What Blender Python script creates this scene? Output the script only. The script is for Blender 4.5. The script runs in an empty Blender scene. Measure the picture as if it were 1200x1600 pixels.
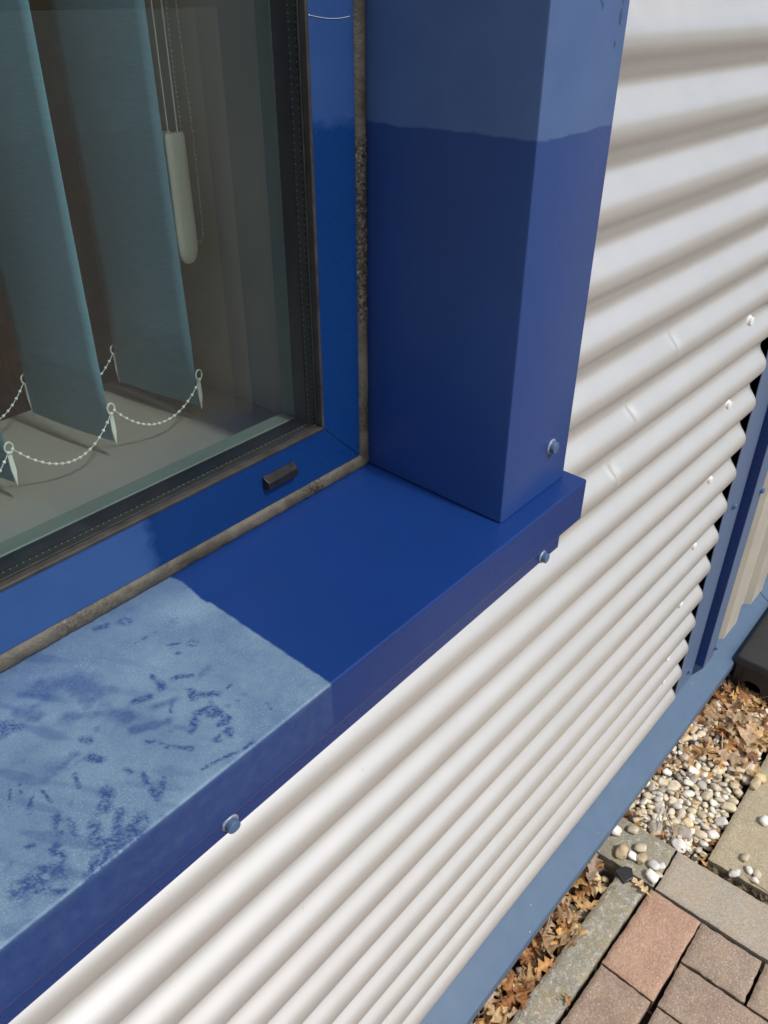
import bpy, bmesh, math, random
from mathutils import Vector, Matrix, noise, Euler
R = math.radians
scene = bpy.context.scene
col = scene.collection
rnd = random.Random(7)

# ------------------------------------------------------------------ camera
CAM = Vector((0, -.3635, .4578))
cd = bpy.data.cameras.new('camera'); cam = bpy.data.objects.new('camera', cd); col.objects.link(cam)
cr = Vector((.644007, -.765010, .003857)); cu = Vector((.412302, .351325, .840582)); cf = Vector((.644408, .539750, -.541671))
m = Matrix.Identity(4)
for i in range(3):
    m[i][0] = cr[i]; m[i][1] = cu[i]; m[i][2] = -cf[i]; m[i][3] = CAM[i]
cam.matrix_world = m
cd.sensor_fit = 'VERTICAL'; cd.sensor_height = 24; cd.lens = 1279.0/1600*24
cd.clip_start = .02; cd.clip_end = 500
scene.camera = cam

# ------------------------------------------------------------------ sky, sun, exposure
SUN_EL, SUN_AZ = 53, 4          # azimuth: degrees from straight out of the wall (-y) towards +x
sx, sy = math.sin(R(SUN_AZ)), -math.cos(R(SUN_AZ))
sund = Vector((sx*math.cos(R(SUN_EL)), sy*math.cos(R(SUN_EL)), math.sin(R(SUN_EL))))
w = bpy.data.worlds.new('World'); scene.world = w; w.use_nodes = True
wn = w.node_tree; bg = wn.nodes['Background']
sk = wn.nodes.new('ShaderNodeTexSky'); sk.sky_type = 'NISHITA'; sk.sun_disc = False
sk.sun_elevation = R(SUN_EL); sk.sun_rotation = math.atan2(sund.x, sund.y)
sk.dust_density = 3.0; sk.air_density = 1.0; sk.ozone_density = 1.0
wn.links.new(sk.outputs[0], bg.inputs[0]); bg.inputs[1].default_value = .13
sl = bpy.data.lights.new('sun', 'SUN'); sl.energy = 2.65; sl.angle = R(5); sl.color = (1, .965, .92)
so = bpy.data.objects.new('sun', sl); col.objects.link(so)
so.rotation_euler = (-sund).to_track_quat('-Z', 'Y').to_euler()
scene.view_settings.view_transform = 'Standard'; scene.view_settings.look = 'None'
scene.view_settings.exposure = 0.0; scene.view_settings.gamma = 1
scene.cycles.max_bounces = 10; scene.cycles.transparent_max_bounces = 16

# ------------------------------------------------------------------ object helpers
class MB:
    def __init__(s): s.v = []; s.f = []; s.c = []; s.cc = None
    def add(s, vs, fs, c=None):
        o = len(s.v); s.v += [tuple(p) for p in vs]; s.f += [tuple(i+o for i in f) for f in fs]
        s.c += [c or (1, 1, 1, 1)]*len(vs) if not isinstance(c, list) else c
        return s
    def box(s, a, b, T=None, c=None):
        x0, y0, z0 = a; x1, y1, z1 = b
        vs = [(x, y, z) for z in (z0, z1) for y in (y0, y1) for x in (x0, x1)]
        if T: vs = [T(p) for p in vs]
        fs = [(0, 2, 3, 1), (4, 5, 7, 6), (0, 1, 5, 4), (2, 6, 7, 3), (0, 4, 6, 2), (1, 3, 7, 5)]
        return s.add(vs, fs, c)
    def prism(s, prof, ax0, ax1, fn, c=None):      # closed profile swept between two values; fn(p, t) -> point
        n = len(prof); vs = [fn(p, ax0) for p in prof] + [fn(p, ax1) for p in prof]
        fs = [(i, (i+1) % n, (i+1) % n+n, i+n) for i in range(n)] + [tuple(range(n))[::-1], tuple(range(n, 2*n))]
        return s.add(vs, fs, c)
    def tube(s, pts, r, n=8, c=None):
        pts = [Vector(p) for p in pts]; vs = []; fs = []
        for i, p in enumerate(pts):
            t = (pts[min(i+1, len(pts)-1)]-pts[max(i-1, 0)]).normalized()
            a = t.orthogonal().normalized() if i == 0 else (a - t*a.dot(t)).normalized()
            b = t.cross(a); rr = r if not isinstance(r, (list, tuple)) else r[i]
            vs += [p + (a*math.cos(k*2*math.pi/n)+b*math.sin(k*2*math.pi/n))*rr for k in range(n)]
        for i in range(len(pts)-1):
            fs += [(i*n+k, i*n+(k+1) % n, (i+1)*n+(k+1) % n, (i+1)*n+k) for k in range(n)]
        fs += [tuple(range(n))[::-1], tuple(range((len(pts)-1)*n, len(pts)*n))]
        return s.add(vs, fs, c)
    def lathe(s, prof, o, ax, n=20, c=None):       # prof [(r, h)] around axis ax from o
        ax = Vector(ax).normalized(); a = ax.orthogonal().normalized(); b = ax.cross(a); o = Vector(o)
        vs = [o+ax*h+(a*math.cos(k*2*math.pi/n)+b*math.sin(k*2*math.pi/n))*r for r, h in prof for k in range(n)]
        fs = [(i*n+k, i*n+(k+1) % n, (i+1)*n+(k+1) % n, (i+1)*n+k) for i in range(len(prof)-1) for k in range(n)]
        fs += [tuple(range(n))[::-1], tuple(range((len(prof)-1)*n, len(prof)*n))]
        return s.add(vs, fs, c)
    def ball(s, o, r, c=None, sub=1, sc=(1, 1, 1)):
        vs, fs = ICO[sub]
        return s.add([Vector(o)+Vector((p[0]*sc[0], p[1]*sc[1], p[2]*sc[2]))*r for p in vs], fs, c)
    def build(s, name, mat, parent=None, bevel=0, seg=2, smooth=None, wn=True, merge=True):
        me = bpy.data.meshes.new(name); me.from_pydata(s.v, [], s.f); me.update()
        at = me.attributes.new('tint', 'FLOAT_COLOR', 'POINT')
        flat = [x for c in s.c for x in c]
        at.data.foreach_set('color', flat)
        if bevel or merge:
            bm = bmesh.new(); bm.from_mesh(me)
            if merge and len(bm.verts) < 20000: bmesh.ops.remove_doubles(bm, verts=bm.verts, dist=1e-6)
            bmesh.ops.recalc_face_normals(bm, faces=bm.faces)
            bm.to_mesh(me); bm.free()
        o = bpy.data.objects.new(name, me); col.objects.link(o)
        me.materials.append(mat)
        if parent:
            o.parent = parent; w = worldloc(parent); o.location = -w
        if bevel:
            b = o.modifiers.new('bevel', 'BEVEL'); b.width = bevel; b.segments = seg; b.limit_method = 'ANGLE'; b.angle_limit = R(35); b.harden_normals = False
        if smooth or bevel:
            for p in me.polygons: p.use_smooth = True
            me.set_sharp_from_angle(angle=R(smooth or 40))
        return o
def worldloc(o):
    l = Vector((0, 0, 0))
    while o: l += o.location; o = o.parent
    return l
def ico(sub):
    bm = bmesh.new(); bmesh.ops.create_icosphere(bm, subdivisions=sub, radius=1)
    bm.verts.ensure_lookup_table(); r = ([tuple(v.co) for v in bm.verts], [tuple(v.index for v in f.verts) for f in bm.faces]); bm.free(); return r
ICO = {k: ico(k) for k in (1, 2, 3)}
def thing(name, label, cat, loc=(0, 0, 0), group=None):
    o = bpy.data.objects.new(name, None); col.objects.link(o); o.location = loc; o.empty_display_size = .05
    return tag(o, label, cat, group)
def tag(o, label, cat, group=None):
    o['label'] = label; o['category'] = cat
    if group: o['group'] = group
    return o
def struct(o): o['kind'] = 'structure'; return o
def stuff(o): o['kind'] = 'stuff'; return o

# ------------------------------------------------------------------ materials
def mat(name):
    m = bpy.data.materials.new(name); m.use_nodes = True; nt = m.node_tree
    return m, nt, nt.nodes['Principled BSDF']
class N:
    def __init__(s, nt): s.nt = nt
    def __call__(s, t, **k):
        n = s.nt.nodes.new('ShaderNode'+t)
        ins = k.pop('i', {})
        for a, v in k.items(): setattr(n, a, v)
        for a, v in ins.items():
            if isinstance(v, bpy.types.NodeSocket): s.nt.links.new(v, n.inputs[a])
            else: n.inputs[a].default_value = v
        return n
    def link(s, a, b): s.nt.links.new(a, b)
    def pos(s, scale=(1, 1, 1)):
        g = s('NewGeometry'); mp = s('Mapping', i={0: g.outputs['Position'], 3: scale}); return mp.outputs[0]
    def noise(s, sc, det=4, rough=.5, vec=None, dist=0):
        return s('TexNoise', i={'Vector': vec or s.pos(), 'Scale': sc, 'Detail': det, 'Roughness': rough, 'Distortion': dist}).outputs[0]
    def ramp(s, f, a, b, c0=0., c1=1.):
        return s('MapRange', i={0: f, 1: a, 2: b, 3: c0, 4: c1}).outputs[0]
    def mix(s, f, a, b):
        n = s('Mix', data_type='RGBA'); 
        for k, v in ((0, f), (6, a), (7, b)):
            if isinstance(v, bpy.types.NodeSocket): s.link(v, n.inputs[k])
            else: n.inputs[k].default_value = v if k == 0 else (*v, 1) if len(v) == 3 else v
        return n.outputs[2]
    def m(s, op, a, b=0., c=0.):
        n = s('Math', operation=op)
        for k, v in enumerate((a, b, c)):
            if isinstance(v, bpy.types.NodeSocket): s.link(v, n.inputs[k])
            else: n.inputs[k].default_value = v
        return n.outputs[0]
    def bump(s, h, st, d=.001, nrm=None):
        n = s('Bump', i={'Height': h, 'Strength': st, 'Distance': d})
        if nrm: s.link(nrm, n.inputs['Normal'])
        return n.outputs[0]

def blue_paint(name, base, chalk, mode=None, edge=0, rough=.3, chalk_rough=.55, wave=.25, spec=.5, soft=.0012):
    """restored glossy blue paint; old chalked paint where x<edge (mode x), z>edge (mode z), all (mode all)"""
    m, nt, b = mat(name); n = N(nt)
    dust = n.ramp(n.noise(700, 2, .5), .70, .76, 0, .10)
    big = n.noise(6, 3); fine = n.noise(220, 3, .6)
    cb = n.mix(n.ramp(big, .35, .65), base, tuple(c*1.12 for c in base))
    r = n.ramp(fine, .3, .7, rough-.04, rough+.05)
    if mode:
        if mode == 'all': mask = n.ramp(n.noise(3, 2), 0, .01)
        elif mode == 'attr': mask = n('Attribute', attribute_name='chalk').outputs[2]
        else:
            g = n('NewGeometry'); sp = n('SeparateXYZ', i={0: g.outputs['Position']})
            wob = n.ramp(n.noise(90, 3, .6), .2, .8, -.0008, .0008)
            wob2 = n.ramp(n.noise(14, 2), .2, .8, -.002, .002)
            ax = sp.outputs[0] if mode == 'x' else sp.outputs[2]
            d = n.m('SUBTRACT', n.m('ADD', n.m('ADD', ax, wob), wob2), edge)
            if mode == 'x': d = n.m('MULTIPLY', d, -1.)
            mask = n.ramp(n.m('ADD', d, n.ramp(n.noise(55, 5, .7), .3, .7, -soft*.8, soft*.8)), -soft*.5, soft)
        mot = n.noise(28, 5, .65, dist=.4)
        mott2 = n.noise(7, 3, .5)
        f = n.m('MULTIPLY', mask, n.ramp(n.m('ADD', n.m('MULTIPLY', mot, .6), n.m('MULTIPLY', mott2, .4)), .3, .65, .72, 1.0))
        if mode == 'attr': f = n.m('MULTIPLY', f, n.ramp(n.noise(800, 3, .7), .3, .62, .72, 1.08))
        c = n.mix(f, cb, chalk); c = n.mix(dust, c, (.35, .40, .46))
        if mode == 'attr':
            v = n('TexVoronoi', feature='F1', i={'Vector': n.pos(), 'Scale': 400., 'Randomness': .75})
            dots = n.m('MULTIPLY', n.m('MULTIPLY', n.ramp(v.outputs[0], .18, .34, 1, 0), f), n.ramp(n.noise(11, 3), .38, .62))
            c = n.mix(n.m('MULTIPLY', dots, .28), c, (.36, .48, .62))
        rr = n('Mix', data_type='FLOAT'); n.link(f, rr.inputs[0]); n.link(r, rr.inputs[2]); rr.inputs[3].default_value = chalk_rough
        n.link(c, b.inputs['Base Color']); n.link(rr.outputs[0], b.inputs['Roughness'])
    else:
        n.link(cb, b.inputs['Base Color']); n.link(r, b.inputs['Roughness'])
    b.inputs['Specular IOR Level'].default_value = spec
    nb = n.bump(n.noise(9, 2), wave, .004)
    nb = n.bump(fine, .010, .0003, nb)
    n.link(nb, b.inputs['Normal'])
    return m
BLUE = (.006, .031, .150); CHALK = (.085, .19, .36)
M = {}
M['sill'] = blue_paint('sill_paint', BLUE, (.165, .26, .35), 'attr', rough=.36, chalk_rough=.65, spec=.35)
M['jamb'] = blue_paint('jamb_paint', (.012, .047, .185), (.060, .120, .27), 'z', .356, rough=.38, chalk_rough=.5, spec=.7, wave=.4)
M['frame'] = blue_paint('frame_paint', (.003, .029, .130), (.016, .060, .20), 'z', .357, rough=.26, wave=.1, soft=.006)
M['frame_x'] = blue_paint('frame_rail_paint', (.003, .029, .130), (.024, .078, .235), 'x', .316, rough=.26, wave=.1, soft=.007)
M['lit_trim_blue'] = blue_paint('lit_weathered_trim_paint', (.06, .10, .19), (.105, .15, .25), 'all', rough=.4, chalk_rough=.5)  # weathered blue made lighter, light on the upright put into its colour
M['old_blue'] = blue_paint('weathered_blue_paint', (.025, .062, .14), (.085, .140, .215), 'all', rough=.4, chalk_rough=.5)

def simple(name, c, rough=.5, metal=0, var=.1, sc=40, bump=.1, bs=200, spec=.5):
    m, nt, b = mat(name); n = N(nt)
    f = n.ramp(n.noise(sc, 4, .6), .3, .7)
    n.link(n.mix(f, tuple(x*(1-var) for x in c), tuple(min(1, x*(1+var)) for x in c)), b.inputs['Base Color'])
    n.link(n.ramp(n.noise(sc*2, 3), .3, .7, rough-.06, rough+.06), b.inputs['Roughness'])
    b.inputs['Metallic'].default_value = metal; b.inputs['Specular IOR Level'].default_value = spec
    if bump: n.link(n.bump(n.noise(bs, 3, .6), bump, .001), b.inputs['Normal'])
    return m
def clad_mat():
    m, nt, b = mat('silver_coated_steel'); n = N(nt)
    f = n.ramp(n.noise(5, 4, .6), .3, .7)
    c = n.mix(f, (.655, .652, .628), (.69, .687, .665))
    spk = n.ramp(n.noise(160, 2, .5), .735, .78)
    streak = n.ramp(n.noise(6, 4, .65, vec=n.pos((.35, 1, 5))), .45, .75, 0, .05)
    c = n.mix(streak, c, (.46, .43, .39))
    c = n.mix(n.m('MULTIPLY', spk, .35), c, (.34, .31, .27))
    n.link(c, b.inputs['Base Color'])
    b.inputs['Metallic'].default_value = .66
    n.link(n.ramp(n.noise(30, 3), .3, .7, .40, .44), b.inputs['Roughness'])
    nb = n.bump(n.noise(2.5, 1), .05, .004); nb = n.bump(n.noise(500, 2), .04, .0003, nb)
    n.link(nb, b.inputs['Normal']); return m
M['clad'] = clad_mat()
M['beige'] = simple('beige_coated_steel', (.50, .47, .40), .42, .15, .06, 12, .05)
M['white_cap'] = simple('white_screw_cap', (.8, .8, .78), .35, 0, .05, 60, 0)
M['blue_cap'] = simple('blue_screw_cap', (.07, .13, .25), .35, 0, .15, 200, .05)
M['washer'] = simple('grey_washer', (.30, .33, .38), .45, .4, .3, 300, .1)
M['black_plastic'] = simple('black_plastic', (.008, .008, .010), .35, 0, .2, 60, .05)
M['rubber'] = simple('dusty_black_rubber', (.018, .018, .018), .55, 0, .5, 70, .2)
M['dusty_gasket'] = simple('dusty_gasket', (.035, .031, .029), .6, 0, .45, 60, .3)
M['dark_void'] = simple('dark_backing', (.006, .006, .006), .8, 0, .3, 20, 0)
M['spacer'] = simple('dark_spacer_bar', (.022, .028, .034), .4, .3, .1, 60, 0)
M['perf'] = simple('spacer_perforation', (.25, .27, .27), .4, .2, .1, 60, 0)
M['inner_bead'] = simple('inner_frame_paint', (.15, .19, .165), .5, 0, .06, 20, 0)
M['reveal'] = simple('painted_plaster_reveal', (.50, .45, .36), .7, 0, .08, 9, .2, 120)
M['board'] = simple('window_board_laminate', (.30, .28, .25), .45, 0, .05, 6, .03)
M['wall_in'] = simple('room_wall_plaster', (.30, .27, .23), .8, 0, .05, 6, .1)
M['carpet'] = simple('dark_grey_carpet', (.035, .035, .037), .95, 0, .3, 300, .4, 800)
M['wood'] = simple('brown_cabinet_wood', (.34, .115, .055), .45, 0, .3, 5, .05)
M['wood_pale'] = simple('pale_desk_wood', (.36, .29, .19), .45, 0, .1, 5, .05)
M['cord'] = simple('white_cord', (.75, .75, .70), .5, 0, .05, 60, 0)
M['bead'] = simple('white_plastic_bead', (.82, .82, .78), .35, 0, .04, 60, 0)
M['metal_bead'] = simple('metal_ball_chain', (.50, .45, .38), .35, .7, .1, 60, 0)
M['ivory'] = simple('ivory_plastic', (.72, .70, .56), .4, 0, .04, 30, 0)

def vane_mat():
    m, nt, b = mat('blue_vane_fabric'); n = N(nt)
    weave = n.noise(60, 4, .7, vec=n.pos((1, 1, 12)))
    n.link(n.mix(n.ramp(weave, .35, .65), (.15, .33, .42), (.19, .39, .49)), b.inputs['Base Color'])
    b.inputs['Roughness'].default_value = .85
    n.link(n.bump(weave, .3, .0006), b.inputs['Normal'])
    tr = n('BsdfTranslucent', i={0: (.14, .32, .44, 1)}); mx = n('MixShader', i={0: .15, 1: b.outputs[0], 2: tr.outputs[0]})
    n.link(mx.outputs[0], nt.nodes['Material Output'].inputs[0]); return m
M['vane'] = vane_mat()

def glass_mat(name, tint, haze=.0):
    m, nt, b = mat(name); n = N(nt); nt.nodes.remove(b)
    g_ = n('NewGeometry'); fr = n('Fresnel', i={0: n.ramp(g_.outputs['Backfacing'], 0, 1, 1.5, 1/1.5)}); tr = n('BsdfTransparent', i={0: (*tint, 1)}); gl = n('BsdfGlossy', i={0: (.95, 1, .98, 1), 1: .008})
    mx = n('MixShader', i={0: fr.outputs[0], 1: tr.outputs[0], 2: gl.outputs[0]})
    out = mx.outputs[0]
    if haze:  # pale diffuse layer stands in for a hazy veil of light on the glass
        df = n('BsdfDiffuse', i={0: (.42, .43, .40, 1)})
        f = n.m('MULTIPLY', n.ramp(n.noise(7, 5, .6, vec=n.pos((1, 1, .35))), .35, .75), haze)
        mx2 = n('MixShader', i={0: f, 1: out, 2: df.outputs[0]}); out = mx2.outputs[0]
    n.link(out, nt.nodes['Material Output'].inputs[0]); return m
M['glass'] = glass_mat('outer_window_glass', (.86, .915, .89), .055)
M['glass_in'] = glass_mat('inner_window_glass', (.87, .90, .90))

def silicone_mat():
    m, nt, b = mat('dirty_silicone'); n = N(nt)
    mask = n.ramp(n.noise(24, 5, .7), .42, .62)
    c = n.mix(mask, (.115, .105, .082), (.05, .043, .03))
    at = n('Attribute', attribute_name='tint')
    grime = n.ramp(n.noise(420, 4, .7), .40, .56)
    c = n.mix(n.m('MULTIPLY', grime, at.outputs[2]), c, (.012, .010, .008))
    moss = n.m('MULTIPLY', n.ramp(n.noise(260, 3, .7), .55, .68), at.outputs[2])
    c = n.mix(n.m('MULTIPLY', moss, .7), c, (.26, .22, .12))
    n.link(c, b.inputs['Base Color']); b.inputs['Roughness'].default_value = .5
    n.link(n.bump(n.noise(350, 4, .7), .6, .002), b.inputs['Normal']); return m
M['silicone'] = silicone_mat()

def stone_mat(name, c0, c1, speck, lichen=None, sc=60, bump=.6, dark=.35, speckle=.80):
    m, nt, b = mat(name); n = N(nt)
    c = n.mix(n.ramp(n.noise(sc, 5, .7), .3, .7), c0, c1)
    c = n.mix(n.ramp(n.noise(9, 3, .6), .35, .7, 0, dark), c, tuple(x*.55 for x in c0))
    c = n.mix(n.ramp(n.noise(260, 4, .75), .42, .60, 0, .55), c, tuple(x*.50 for x in c0))
    c = n.mix(n.ramp(n.noise(24, 4, .7), .48, .62, 0, .40), c, (.40, .31, .20))
    if lichen:
        c = n.mix(n.ramp(n.noise(30, 5, .75), .48, .62, 0, .62), c, lichen)
        c = n.mix(n.ramp(n.noise(95, 5, .75), .54, .62, 0, .6), c, (.55, .55, .50))
    v = n('TexVoronoi', feature='F1', i={'Vector': n.pos(), 'Scale': 330., 'Randomness': 1.})
    rn = n('SeparateColor', i={0: v.outputs[1]})
    sp = n.m('MULTIPLY', n.ramp(v.outputs[0], .25, .42, 1, 0), n.m('GREATER_THAN', rn.outputs[0], speckle))
    c = n.mix(n.m('MULTIPLY', sp, .45), c, speck)
    dk = n.m('MULTIPLY', n.ramp(v.outputs[0], .2, .45, 1, 0), n.m('LESS_THAN', rn.outputs[0], .25))
    c = n.mix(n.m('MULTIPLY', dk, .5), c, tuple(x*.4 for x in c0))
    at = n('Attribute', attribute_name='tint')
    mul = n('Mix', data_type='RGBA', blend_type='MULTIPLY', i={0: 1.}); n.link(c, mul.inputs[6]); n.link(at.outputs[0], mul.inputs[7])
    n.link(mul.outputs[2], b.inputs['Base Color']); b.inputs['Roughness'].default_value = .88
    h = n.m('ADD', n.noise(500, 4, .7), n.m('MULTIPLY', n.noise(120, 3, .6), 1.5))
    n.link(n.bump(h, bump, .0012), b.inputs['Normal']); return m
M['brick'] = stone_mat('terracotta_concrete_paver', (.41, .26, .18), (.54, .37, .27), (.70, .64, .57), speckle=.72)
M['brick_grey'] = stone_mat('greyed_concrete_paver', (.32, .235, .175), (.45, .35, .27), (.70, .66, .60), speckle=.72)
M['edging'] = stone_mat('lichened_concrete_edging', (.27, .255, .20), (.40, .38, .31), (.6, .6, .56), (.26, .22, .10))
M['kerb'] = stone_mat('plain_concrete_edging', (.40, .35, .28), (.47, .42, .34), (.5, .46, .38), None, 25, .4, .2, .8)
M['slab'] = stone_mat('sandy_concrete_slab', (.42, .36, .24), (.52, .46, .32), (.62, .56, .42), None, 40, .9, .2, .5)
def tint_mat(name, rough=.6, sc=120, bump=.4, trans=0, var=.3, spec=.4):
    m, nt, b = mat(name); n = N(nt)
    at = n('Attribute', attribute_name='tint')
    c = n('Mix', data_type='RGBA', blend_type='MULTIPLY', i={0: 1.}); n.link(at.outputs[0], c.inputs[6])
    v = n.ramp(n.noise(sc, 4, .65), .3, .7, 1-var, 1+var*.4); cc = n('CombineColor', i={0: v, 1: v, 2: v}); n.link(cc.outputs[0], c.inputs[7])
    n.link(c.outputs[2], b.inputs['Base Color']); b.inputs['Roughness'].default_value = rough; b.inputs['Specular IOR Level'].default_value = spec
    n.link(n.bump(n.noise(sc*3, 3, .6), bump, .0008), b.inputs['Normal'])
    if trans:
        t = n('BsdfTranslucent'); n.link(c.outputs[2], t.inputs[0]); mx = n('MixShader', i={0: trans, 1: b.outputs[0], 2: t.outputs[0]})
        n.link(mx.outputs[0], nt.nodes['Material Output'].inputs[0])
    return m
M['pebble'] = tint_mat('river_pebble', .55, 90, .25, 0, .22)
M['leaf'] = tint_mat('dry_oak_leaf', .6, 70, .5, .2, .45)
M['soil'] = simple('dark_soil', (.035, .025, .016), .95, 0, .5, 120, .8, 300)
M['bait'] = simple('dark_grey_plastic', (.028, .030, .032), .42, 0, .15, 40, .3, 900)
M['plinth'] = simple('concrete_plinth', (.22, .20, .18), .9, 0, .15, 30, .5, 150)
def paving_mat():
    m, nt, b = mat('paver_field'); n = N(nt)
    br = n('TexBrick', i={'Vector': n.pos(), 'Color1': (.30, .225, .175, 1), 'Color2': (.25, .20, .16, 1), 'Mortar': (.03, .025, .02, 1), 'Scale': 1., 'Mortar Size': .003, 'Brick Width': .2, 'Row Height': .1})
    c = n('Mix', data_type='RGBA', blend_type='MULTIPLY', i={0: 1.}); n.link(br.outputs[0], c.inputs[6])
    v = n.ramp(n.noise(150, 4, .7), .3, .7, .7, 1.15); cc = n('CombineColor', i={0: v, 1: v, 2: v}); n.link(cc.outputs[0], c.inputs[7])
    n.link(c.outputs[2], b.inputs['Base Color']); b.inputs['Roughness'].default_value = .9
    n.link(n.bump(br.outputs[1], -.6, .003), b.inputs['Normal']); return m
M['paving'] = paving_mat()
M['ground'] = simple('dry_ground', (.26, .24, .20), .95, 0, .2, 3, .5, 40)

# ------------------------------------------------------------------ ground
G = -1.08                                   # top of the pavers and slabs
g = MB(); g.add([(-60, -60, G-.06), (60, -60, G-.06), (60, 60, G-.06), (-60, 60, G-.06)], [(0, 1, 2, 3)])
struct(g.build('ground', M['ground']))
so_ = MB()
nx, ny = 60, 24
vs = [(-1.2+4.6*i/nx, -.75+.85*j/ny, G-.036+.008*noise.noise(Vector((i*.9, j*.9, 3)))) for j in range(ny+1) for i in range(nx+1)]
so_.add(vs, [(j*(nx+1)+i, j*(nx+1)+i+1, (j+1)*(nx+1)+i+1, (j+1)*(nx+1)+i) for j in range(ny) for i in range(nx)])
struct(so_.build('soil', M['soil'], smooth=60))
pv = MB()
pv.box((-6, -9, G-.055), (8, -.664, G-.004)); pv.box((-6, -.66, G-.055), (.694, -.137, G-.004))
struct(pv.build('paving', M['paving'], merge=False))

# local frame of the corrugated wall: u along it (0 at its right end), w up, o outwards
O_ = Vector((1.4977, 0, -.1202)); _c = R(.9867)
U_ = Vector((math.cos(_c), -math.sin(_c), -.0065)); N_ = Vector((-math.sin(_c), -math.cos(_c), 0)); W_ = Vector((0, 0, 1))
def CL(u, w, o=0.): return O_ + U_*u + W_*w + N_*o
def clx(p): return CL(p[0], p[2], p[1])     # (u, o, w) box corners

# ------------------------------------------------------------------ corrugated wall sheet
P, D = .076, .0193
def crest(w): return -D*(math.sin(math.pi*w/P)**2)**1.3
DENTS = [(-.435, .166, .0032, 1), (-.532, .100, .0032, 1), (-.557, .013, .0050, 1), (-.30, -.105, .0012, 1), (-.86, -.40, .0015, -1)]
def dent(u, w):
    d = 0
    for du, dw, a, s in DENTS:
        x = u-du; y = (w-dw)
        xx = x + .35*y
        d -= a*math.exp(-(xx/.010)**2-(y/.013)**2)*(1.0 if xx*s > 0 else max(.0, 1-abs(xx)/.0025))
        d += a*.35*math.exp(-((xx+.006*s)/.005)**2-(y/.014)**2)
    return d
us = [-3.2+.1*i for i in range(24)]+[-.8+.04*i for i in range(4)]
us = [u for u in us if u < -.9] + [-.9+.0125*i for i in range(19)] + [-.66+.003*i for i in range(94)] + [-.375+.015*i for i in range(25)] + [-.0004]
us = sorted(set([round(u, 4) for u in us if u <= -.0004]+[.0045, .009]))
n_w = 20; w0 = -.84; w1 = 1.72
ws = []; k = w0
while k < w1+1e-6: ws.append(k); k += P/n_w
def hole(u, w):
    p = CL(u, w); return -1.16 < p.x < .69 and -.066 < p.z < 1.34
cl = MB(); idx = {}
for j, w in enumerate(ws):
    for i, u in enumerate(us):
        o = crest(w) + .0006*noise.noise(Vector((u*5, w*3, 1)))
        if -.7 < u < -.2: o += dent(u, w)
        idx[i, j] = len(cl.v); cl.v.append(tuple(CL(u, w, o))); cl.c.append((1, 1, 1, 1))
for j in range(len(ws)-1):
    for i in range(len(us)-1):
        if not hole((us[i]+us[i+1])/2, (ws[j]+ws[j+1])/2):
            cl.f.append((idx[i, j], idx[i+1, j], idx[i+1, j+1], idx[i, j+1]))
wall = thing('corrugated_wall', 'silver white corrugated metal cladding with small dents below and beside the window', 'wall', CL(-.5, -.84))
sh = cl.build('corrugated_sheet', M['clad'], wall, smooth=60, merge=False)
bm = bmesh.new(); bm.from_mesh(sh.data); bmesh.ops.delete(bm, geom=[v for v in bm.verts if not v.link_faces], context='VERTS'); bm.to_mesh(sh.data); bm.free()
sd = sh.modifiers.new('thick', 'SOLIDIFY'); sd.thickness = .0009; sd.offset = 0
def screw(parent, pos, ax, r, mcap, rng, name='screw', mw=None, washer=True):
    ax = Vector(ax).normalized(); ax = (ax + Vector((rng.uniform(-.12, .12), rng.uniform(-.05, .05), rng.uniform(-.12, .12)))).normalized()
    b = MB()
    b.lathe([(r*.55, 0), (r*.98, .0012), (r, .0024), (r, .0056), (r*.93, .0064), (r*.3, .0067)], Vector(pos), ax, 20)
    o = b.build(name, mcap, parent, smooth=35)
    if washer:
        q_ = MB(); q_.lathe([(r*1.30, -.0006), (r*1.35, .0004), (r*1.2, .0014), (r*.6, .0016)], Vector(pos), ax, 24)
        q_.build('washer', mw or mcap, o, smooth=35)
    return o
for w, u in ((.11, -.098), (-.042, -.100), (-.195, -.100), (-.348, -.095), (-.500, -.088), (-.652, -.084), (-.728, -.072), (.262, -.098), (.414, -.098), (.566, -.098)):
    # heads stand in the valleys
    screw(wall, CL(u, w, crest(w)+.001), N_, .0068, M['white_cap'], rnd)
bk = MB(); bk.box((-3.2, -.06, -.86), (.30, -.045, -.0), clx); bk.box((-3.2, -.06, 1.45), (.30, -.045, 1.72), clx); bk.box((-.76, -.06, -.0), (.30, -.045, 1.45), clx)
bk.build('wall_backing', M['dark_void'], wall, merge=False)

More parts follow.
